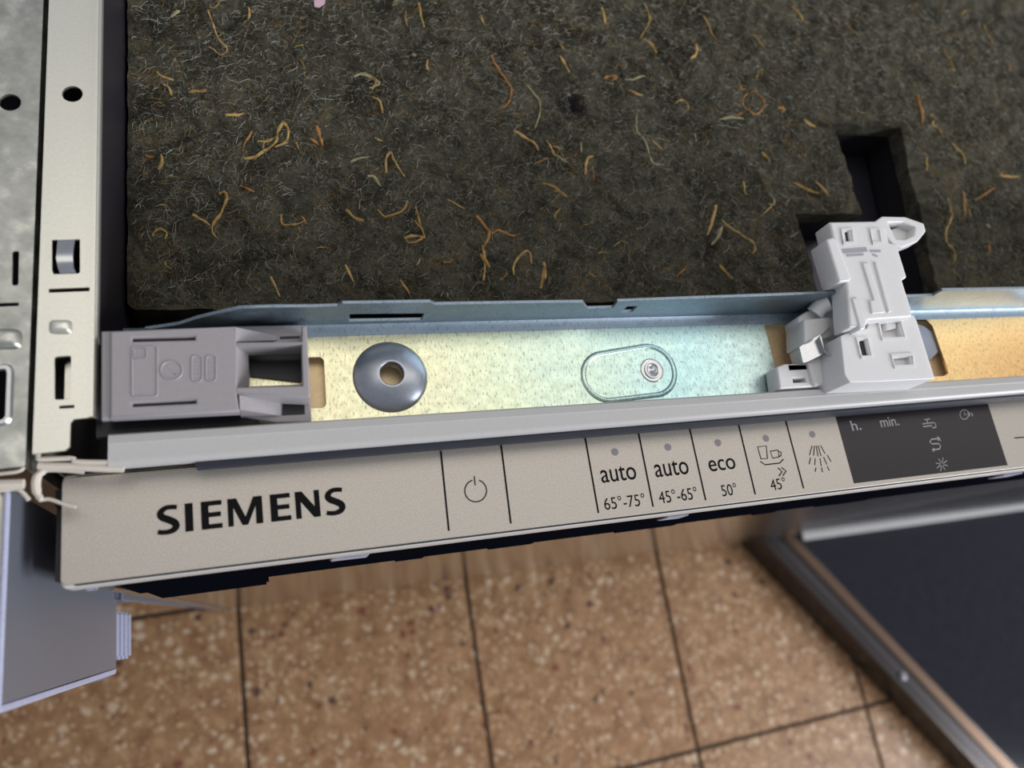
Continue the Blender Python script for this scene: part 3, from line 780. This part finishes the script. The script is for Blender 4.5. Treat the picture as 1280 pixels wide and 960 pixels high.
link('hook', join([bent([(e8(228, 706, .8412), e8(246, 782, .8412)), (e8(250, 690, .8418), e8(268, 776, .8418)), (e8(330, 645, .8440), e8(350, 735, .8440))], .0009),
                   bent([(e8(378, 606, .8462), e8(372, 622, .8410)), (e8(325, 655, .8462), e8(318, 672, .8410)), (e8(345, 715, .8462), e8(338, 738, .8410)), (e8(420, 782, .8462), e8(405, 796, .8410))], .0010)]), M['bright_metal'], latch, 'shiny bent metal hook')
link('metal_plate', plate(c8([(780, 590), (830, 605), (868, 635), (898, 730), (852, 770), (800, 720)], .829), [], .8262, .829, .0004), M['side_grey'], latch, 'grey metal plate beside the latch')

# ================================================================== FELT MAT
X0, X1, Y0, Y1 = -.0438, .500, .1165, .42
mat_o = thing('insulation_mat', 'dark olive felt mat flecked with straw fibres on top of the dishwasher', 'mat')
st = .0015
xs = np.arange(X0, X1, st); ys = np.arange(Y0, Y1, st)
NX, NY = .2870, .2480            # notch edges
nt, nb, ns = .2150, .1615, .3300


def snap(arr, vals):
    for v in vals: arr[np.argmin(abs(arr - v))] = v
    return arr


xs = snap(xs, (NX, NY, ns)); ys = snap(ys, (nt, nb))
nx, ny = len(xs), len(ys)


def in_notch(x, y): return (NX < x < ns and y < nt) or (NY < x < NX + .001 and y < nb)


def felt_h(x, y):
    h = noise.fractal(Vector((x * 38, y * 38, 0)), .9, 2.1, 3) * .0013 + noise.fractal(Vector((x * 170, y * 170, 4)), .7, 2.1, 3) * .0010
    h += abs(noise.noise(Vector((x * 95, y * 95, 9)))) * -.0013
    d = math.hypot(x - HX.x, (y - HX.y) * .55)
    h -= .003 * max(0, 1 - d / .004)
    return h


HX = P(716, 130, ZFELT)
co = []; hmap = np.zeros((nx, ny))
for i, x in enumerate(xs):
    for j, y in enumerate(ys):
        h = felt_h(x, y); hmap[i, j] = h
        xx = x
        if y < nt and abs(x - ns) < .03: xx -= .009 * (nt - y) / .095 * (1 - abs(x - ns) / .03)
        r = .004                                       # rounded near corner
        if x < X0 + r and y < Y0 + r:
            u, v = X0 + r - x, Y0 + r - y; L = math.hypot(u, v); mx = max(u, v)
            if L > 1e-9: xx = X0 + r - u * mx / L; y = Y0 + r - v * mx / L
        yy = y + (noise.noise(Vector((x * 120, y * 40, 2))) * .0008 if abs(ys[j] - Y0) < .001 else 0)
        xx += noise.noise(Vector((x * 40, ys[j] * 150, 5))) * .0005
        co.append((xx, yy, ZFELT + h))
faces = []
for i in range(nx - 1):
    for j in range(ny - 1):
        if in_notch((xs[i] + xs[i + 1]) / 2, (ys[j] + ys[j + 1]) / 2): continue
        faces.append((i * ny + j, (i + 1) * ny + j, (i + 1) * ny + j + 1, i * ny + j + 1))
bm = bmesh.new()
vv = [bm.verts.new(c) for c in co]
for f_ in faces: bm.faces.new([vv[i] for i in f_])
bmesh.ops.delete(bm, geom=[v for v in bm.verts if not v.link_faces], context='VERTS')
be = [e for e in bm.edges if e.is_boundary]
ret = bmesh.ops.extrude_edge_only(bm, edges=be)
for v in [g for g in ret['geom'] if isinstance(g, bmesh.types.BMVert)]: v.co.z = ZFELT - .009
be = [e for e in bm.edges if e.is_boundary]
bmesh.ops.recalc_face_normals(bm, faces=bm.faces)
me = bpy.data.meshes.new('m'); bm.to_mesh(me); bm.free()
smooth(me, 48)
link('felt_sheet', me, M['felt'], mat_o)
# bitumen layer that carries the felt
link('backing', plate([(X0 + .001, Y0 + .002), (NY - .001, Y0 + .002), (NY - .001, nb + .001), (NX - .001, nb + .001), (NX - .001, nt + .001), (ns + .001, nt + .001), (ns - .008, Y0 + .002), (X1, Y0 + .002), (X1, Y1), (X0 + .001, Y1)], [], .7735, ZFELT - .0085), M['dark_felt_gap'], mat_o)


def surf(x, y):
    i = int((x - X0) / st); j = int((y - Y0) / st)
    return ZFELT + (hmap[i, j] if 0 <= i < nx and 0 <= j < ny else 0)


def inside(x, y): return X0 + .001 < x < X1 and Y0 + .001 < y < Y1 and not in_notch(x + .001, y) and not in_notch(x - .002, y) and not in_notch(x, y - .001)


# fine fibres: countless, one object
rng = np.random.default_rng(3)
NF = 64000; SEG = 3
fx = rng.uniform(X0, .43, NF); fy = rng.uniform(Y0, .30, NF)
pal = np.array([lin(164, 160, 142), lin(124, 120, 100), lin(24, 22, 20), lin(176, 140, 80), lin(70, 96, 98), lin(206, 204, 192), lin(84, 72, 48), lin(134, 96, 52)])
pick = rng.choice(len(pal), NF, p=[.27, .21, .22, .05, .03, .07, .11, .04])
allv = []; tint = []; allf = []
for q in range(NF):
    x, y = fx[q], fy[q]
    if not inside(x, y): continue
    L = rng.gamma(2.0, .0011) + .0009; a = rng.uniform(0, 2 * math.pi); cur = rng.normal(0, .75); r = rng.uniform(.00003, .00008)
    hh = abs(rng.normal(.0001, .00022)); b = len(allv); ok = True; px_, py_ = x, y
    for s_ in range(SEG + 1):
        if not inside(px_, py_): ok = False; break
        z = surf(px_, py_) + .00005 + hh * math.sin(math.pi * s_ / SEG) * 1.5
        nxn, nyn = -math.sin(a), math.cos(a)
        allv += [(px_ + nxn * r, py_ + nyn * r, z), (px_ - nxn * r, py_ - nyn * r, z), (px_, py_, z + r * 1.6)]
        a += cur * .5 + rng.normal(0, .25); px_ += math.cos(a) * L / SEG; py_ += math.sin(a) * L / SEG
    if not ok:
        del allv[b:]; continue
    for s_ in range(SEG):
        o = b + 3 * s_
        for k3 in range(3): allf.append((o + k3, o + (k3 + 1) % 3, o + 3 + (k3 + 1) % 3, o + 3 + k3))
    c = pal[pick[q]] * rng.uniform(.7, 1.2)
    tint += [(*c, 1)] * (3 * (SEG + 1))
me = bpy.data.meshes.new('m'); me.from_pydata(allv, [], allf)
ca = me.color_attributes.new('tint', 'FLOAT_COLOR', 'POINT'); ca.data.foreach_set('color', np.array(tint, dtype=np.float32).ravel())
fo = link('fine_fibres', me, M['fibre'], mat_o); fo['kind'] = 'stuff'

# larger straw strands, one by one
SA = [[(352, 45), (368, 85), (380, 120), (400, 160), (428, 185), (420, 210), (400, 218), (375, 200), (355, 185)], [(145, 285), (165, 305), (215, 320)], [(170, 335), (195, 355), (205, 380)], [(275, 372), (320, 368), (345, 365)],
      [(420, 465), (460, 462), (497, 455)], [(495, 630), (545, 625), (590, 595), (625, 570), (632, 530), (650, 495), (670, 510), (672, 550), (650, 580), (620, 590)], [(550, 565), (590, 568), (625, 550)], [(532, 510), (515, 550), (500, 570), (490, 600)],
      [(935, 310), (970, 297), (1010, 312), (1038, 335), (1020, 345), (998, 352)], [(1010, 385), (1040, 410), (1050, 455)], [(785, 510), (800, 545), (812, 580)], [(760, 560), (795, 575)], [(705, 570), (715, 600)], [(1145, 40), (1142, 75), (1150, 105)],
      [(1195, 10), (1205, 60), (1215, 115)], [(395, 775), (415, 765), (428, 790), (405, 850), (375, 895), (370, 930), (395, 960)], [(290, 858), (330, 880), (360, 905)], [(130, 945), (140, 925), (165, 918), (188, 935), (180, 960)], [(645, 855), (650, 895), (700, 900), (740, 880)],
      [(905, 835), (940, 870), (975, 880)], [(990, 708), (1015, 712), (1040, 745)], [(1065, 690), (1065, 630), (1085, 612), (1100, 650), (1140, 705)], [(1030, 840), (1060, 868), (1110, 855), (1140, 830), (1150, 800)], [(1180, 830), (1195, 880), (1215, 940)],
      [(920, 650), (950, 635), (1000, 628)], [(155, 680), (170, 650), (165, 620)], [(205, 70), (225, 45), (240, 40)], [(515, 30), (518, 55), (512, 78)], [(1170, 220), (1182, 228)], [(1230, 245), (1225, 275), (1235, 285)], [(1135, 955), (1180, 945), (1220, 955)], [(1020, 545), (1035, 560), (1052, 562)]]
SB = [[(45, 60), (65, 110), (110, 170), (125, 205), (115, 250), (80, 278)], [(185, 185), (230, 240), (240, 285), (220, 355)], [(265, 405), (285, 440), (300, 465), (345, 488)], [(290, 430), (320, 432)], [(405, 405), (408, 445)], [(455, 460), (430, 475), (420, 540)],
      [(250, 570), (300, 590), (350, 628)], [(325, 670), (300, 700), (305, 718)], [(50, 775), (75, 758), (110, 775), (145, 780)], [(135, 940), (140, 890), (175, 850), (195, 845), (208, 890)], [(255, 890), (260, 960)], [(10, 820), (20, 890), (15, 960)], [(580, 155), (610, 160), (660, 145)],
      [(595, 195), (625, 215), (650, 225)], [(500, 148), (520, 140), (548, 150), (530, 158)], [(625, 300), (630, 360), (660, 410), (680, 470), (700, 495), (735, 500)], [(690, 400), (730, 440)], [(785, 250), (815, 240), (835, 270), (820, 285)], [(860, 25), (862, 60), (838, 80)],
      [(955, 320), (1000, 312), (1050, 322)], [(1035, 175), (1045, 200), (1060, 195)], [(1070, 215), (1050, 240), (1065, 280), (1100, 300), (1135, 270), (1130, 240), (1105, 205), (1080, 213)], [(1125, 450), (1160, 488)], [(1050, 570), (1060, 620)], [(945, 660), (930, 720), (910, 780)],
      [(970, 745), (950, 790), (925, 820)], [(965, 715), (1000, 750), (1050, 780), (1080, 800), (1105, 820), (1100, 845), (1065, 850)], [(1135, 695), (1170, 660)], [(1190, 280), (1210, 272), (1205, 292)], [(650, 0), (690, 25), (710, 50)], [(315, 20), (330, 45)]]
SC_ = [[(810, 95), (838, 110), (825, 140), (860, 155), (880, 210)], [(745, 0), (760, 80), (775, 135)], [(895, 515), (915, 570), (925, 600), (895, 660), (890, 720), (930, 770), (935, 830)], [(125, 430), (190, 460), (250, 490)], [(240, 430), (300, 500)], [(800, 300), (790, 380)], [(970, 480), (990, 600)],
       [(1040, 520), (1100, 480), (1130, 460)], [(1150, 400), (1250, 405)], [(45, 60), (80, 70), (75, 85)], [(175, 120), (240, 155)], [(920, 240), (960, 280), (990, 340)], [(1095, 640), (1110, 660)], [(1100, 740), (1110, 790)], [(0, 540), (25, 545), (30, 510), (0, 490)]]
SD = [[(805, 5), (812, 25), (800, 48)], [(990, 8), (1005, 25)], [(518, 275), (530, 296), (512, 305), (506, 297)], [(680, 335), (675, 362)], [(600, 318), (612, 335)], [(455, 92), (470, 100), (465, 112)], [(640, 165), (660, 175), (672, 190)], [(338, 345), (350, 370)], [(432, 330), (442, 352)],
      [(500, 350), (512, 366)], [(560, 250), (580, 262)], [(880, 20), (895, 50)], [(1180, 60), (1196, 90)], [(1230, 30), (1240, 55)], [(940, 45), (955, 60)], [(1060, 30), (1075, 48)], [(300, 230), (318, 238)], [(595, 270), (612, 290), (604, 310)], [(900, 330), (915, 350)], [(700, 70), (712, 90)], [(1205, 245), (1215, 270)], [(752, 10), (756, 30)]]
strands = [[(150 + x / 3.2, y / 3.2) for x, y in s] for s in SA] + [[(600 + x / 3.2, 50 + y / 3.2) for x, y in s] for s in SB] + [[(960 + x / 4, 120 + y / 4) for x, y in s] for s in SC_] + SD
rs = random.Random(11)
for _ in range(46):
    x, y = rs.uniform(165, 1275), rs.uniform(2, 365); a = rs.uniform(0, 6.28); s = [(x, y)]; cur = rs.uniform(-.9, .9)
    for _2 in range(rs.choice((2, 2, 3))):
        x += math.cos(a) * rs.uniform(4, 8); y += math.sin(a) * rs.uniform(4, 8); a += cur; s.append((x, y))
    strands.append(s)
nh = len(SA) + len(SB) + len(SC_) + len(SD)
for idx, s in enumerate(strands):
    pts = [P(x, y, ZFELT) for x, y in s]
    if not all(inside(p.x, p.y) for p in pts): continue
    pts = spline(pts, 3)
    L = sum((pts[i + 1] - pts[i]).length for i in range(len(pts) - 1))
    base = rs.uniform(.0004, .0007) if idx < nh else rs.uniform(.00022, .00042)
    if len(s) <= 3 and idx < nh: base *= 1.2
    rads = []
    for i, p in enumerate(pts):
        p.z = surf(p.x, p.y) + base * .5; t = i / (len(pts) - 1)
        rads.append(base * (.55 + .45 * math.sin(math.pi * min(1, max(0, t * .9 + .1)))) * rs.uniform(.6, 1.3))
    o = link('straw_strand', tube(pts, rads, 5, .8), M['straw'][rs.choice((0, 0, 0, 1, 1, 2, 3)) if idx < nh else rs.choice((1, 1, 2, 3, 3, 0))], mat_o)
# scrap of pink paper at the top of the picture
ps = [P(x, y, ZFELT) for x, y in ((392, -3), (407, -4), (406, 5), (399, 10), (393, 9))]
me = plate([tuple(p[:2]) for p in ps], [], surf(ps[2].x, ps[2].y) + .0008, surf(ps[2].x, ps[2].y) + .0012)
o = link('paper_scrap', me, M['pink']); o['label'] = 'small pink paper scrap lying on the dark felt mat'; o['category'] = 'scrap'

# ================================================================== NEIGHBOUR APPLIANCE on the left
nb_ = thing('kitchen_appliance', 'grey sheet metal appliance standing left of the dishwasher behind a black gap', 'appliance')
xr2 = P(37.5, 430, ZPOST).x
lp = [(xr2, yb), (xr2, P(35, 582, ZPOST).y), (-.115, P(35, 588, ZPOST).y - .001), (-.115, yb)]
lh = [pp(circle((12.5, 128), 14, 24, 10.5), ZPOST), round_poly(pp([(15.5, 314), (24, 313.5), (23, 357), (15, 357)], ZPOST), .0009), pp([(-40, 380), (23.5, 378), (23.5, 382.5), (-40, 385)], ZPOST), round_poly(pp([(-14, 462), (10, 460), (12, 466), (10, 522), (4, 528), (-14, 526)], ZPOST), .001)]
npost = link('side_post', join([plate(lp, lh, ZPOST - .001, ZPOST), box(xr2 - .001, xr2, P(35, 582, ZPOST).y, yb, .70, ZPOST - .0004)]), M['galv'], nb_)
link('raised_bump', bump_mesh(4, 424, 24, 13, ZPOST, .002), M['galv'], npost)
link('hole_rim', ridge([*lh[3], lh[3][0]], [(-.0012, 0), (-.0006, .0008), (.0004, .0008), (.0008, 0)], ZPOST), M['bright_metal'], npost)
link('body', box(-.60, xr2 - .0012, .075, .5, .10, .80), M['dark_sheet'], nb_)
for x in (-.58, -.085):
    for y in (.10, .48):
        link('foot', lathe([(0, 0), (.018, 0), (.018, .01), (.007, .014), (.007, .102), (0, .102)], (x, y), 16), M['black'], nb_)
link('corner_seal', join([tube(spline([P(x, y, ZS) for x, y in ((-40, 597), (0, 592), (22, 589), (29, 584), (31, 575))]), .0006, 8),
                          tube(spline([P(x, y, ZS) for x, y in ((-40, 607), (0, 606), (30, 605))]), .0014, 8),
                          tube(spline([P(x, y, ZS - .001) for x, y in ((-40, 615), (0, 613), (18, 611), (26, 614), (32, 620), (36, 625))]), .0006, 8)]), M['cream_trim'], nb_)
XG = -.0668
g_top_f, g_top_b = PX(5, 880, XG), Vector((XG, .0495, .835))
g_bot_f = PX(145, 835, XG)
ndoor = link('door_side', to_yz(plate([(g_top_f.y, .8352), (.0495, .8352), (.0495, g_bot_f.z), (g_bot_f.y, g_bot_f.z)], [], -.0015, 0, .0003), XG), M['side_grey'], nb_, 'smooth grey side face of the appliance door')
link('door_top', box(-.60, XG - .0012, -.0055, .0495, .8320, .8352, .0008), M['steel_post'], nb_)
link('top_edge', tube([(XG - .0006, -.0060, .8354), (XG - .0006, .0495, .8354)], .0009, 8), M['clip'], nb_)
link('front_trim', to_yz(plate([(g_top_f.y - .0020, .8360), (g_top_f.y - .0002, .8360), (g_bot_f.y - .0002, g_bot_f.z), (g_bot_f.y - .0024, g_bot_f.z + .003)], [], -.0016, .0004, .0004), XG), M['clip'], nb_, 'pale edge trim along the door front')
link('door_front', box(-.60, XG - .0018, -.0052, -.002, .690, .832, .0005), M['side_grey'], nb_)
ya, ybk = PX(161, 823, XG).y, PX(161, 766, XG).y
zr = PX(161, 795, XG).z; dz = (g_bot_f.z - zr) / 4
for i in range(4):
    z1 = g_bot_f.z - .0005 - dz * i
    link('rib', box(XG - .010, XG + .0004 * i, ya, ybk, z1 - dz * .86, z1, .0012), M['clip'], nb_)
link('side_rail', to_yz(plate([(.0265, .690), (.0330, .690), (.0520, .03), (.046, .03)], [], -.0012, 0, .0003), XG + .0035), M['side_grey'], nb_)
link('rail_bracket', box(XG - .02, XG + .0030, .027, .076, .66, .69, .001), M['side_grey'], nb_)

# ================================================================== STEEL CABINET to the right of the dishwasher (only its front shows, low down)
cab = thing('base_cabinet', 'low steel fronted cabinet right of the dishwasher, above the black glass hob', 'cabinet')
link('front_panel', box(.5405, 1.60, .0425, .060, .10, .795, .001), M['door_steel'], cab)
link('carcass', box(.5405, 1.60, .0602, .56, .10, .795), M['dark_sheet'], cab)
for x in (.57, 1.56):
    for y in (.42, .53):
        link('foot', lathe([(0, 0), (.018, 0), (.018, .01), (.007, .014), (.007, .102), (0, .102)], (x, y), 16), M['black'], cab)

# ================================================================== BLACK GLASS HOB on the floor
hob = thing('glass_hob', 'black glass hob with bronze inner edge lying askew on the tiles', 'hob')
HZ = .055
eA, eB = P(947, 671, HZ), P(1222, 960, HZ)
e1 = (eB - eA).normalized(); e2 = Vector((-e1.y, e1.x, 0))
corner = eA - e1 * .012


def hq(u, v): q = corner + e1 * u + e2 * v; return (q.x, q.y)


def hrect(u0, u1, v0, v1): return [hq(u0, v0), hq(u1, v0), hq(u1, v1), hq(u0, v1)]


HL, HW = .59, .52
def wid(pa, pb): return (P(*pb, HZ) - P(*pa, HZ)).dot(e2)
ref = (1085, 815)
v1 = (P(1100, 812, HZ) - corner).dot(e2); 
link('housing', plate(hrect(0, HL, 0, HW), [hrect(.032, HL - .032, .032, HW - .032)], .0005, HZ, .003, 3), M['hob_frame'], hob)
link('base', plate(hrect(.02, HL - .02, .02, HW - .02), [], .0, .012), M['black'], hob)
link('rib', join([plate(hrect(.014, HL - .014, .0145, .020), [], HZ - .001, HZ + .0012, .0008), plate(hrect(.0145, .020, .02, HW - .02), [], HZ - .001, HZ + .0012, .0008)]), M['hob_rib'], hob)
link('inner_edge', join([plate(hrect(.036, HL - .036, .034, .050), [], .030, HZ - .002, .001), plate(hrect(.034, .050, .036, HW - .036), [], .030, HZ - .002, .001)]), M['bronze'], hob)
link('glass_plate', plate(hrect(.050, HL - .034, .050, HW - .034), [], .012, HZ - .003, .001), M['glass'], hob, 'glossy black glass')
link('stud', lathe([(.006, HZ), (.006, HZ + .003), (.004, HZ + .004), (0, HZ + .004)], P(1128, 845, HZ), 16), M['led'], hob)
ta = P(1003, 670, HZ); tb = Vector((ta.x + .5, ta.y + .002, HZ))  # added pale bar in place of a bright reflection in the glass
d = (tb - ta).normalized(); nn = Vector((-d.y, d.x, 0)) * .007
link('reflection_bar', plate([tuple((ta - nn)[:2]), tuple((tb - nn)[:2]), tuple((tb + nn)[:2]), tuple((ta + nn)[:2])], [], HZ - .0035, HZ + .0015, .001), M['lip_plastic'], hob, 'pale bar standing in for a bright reflection on the glass')
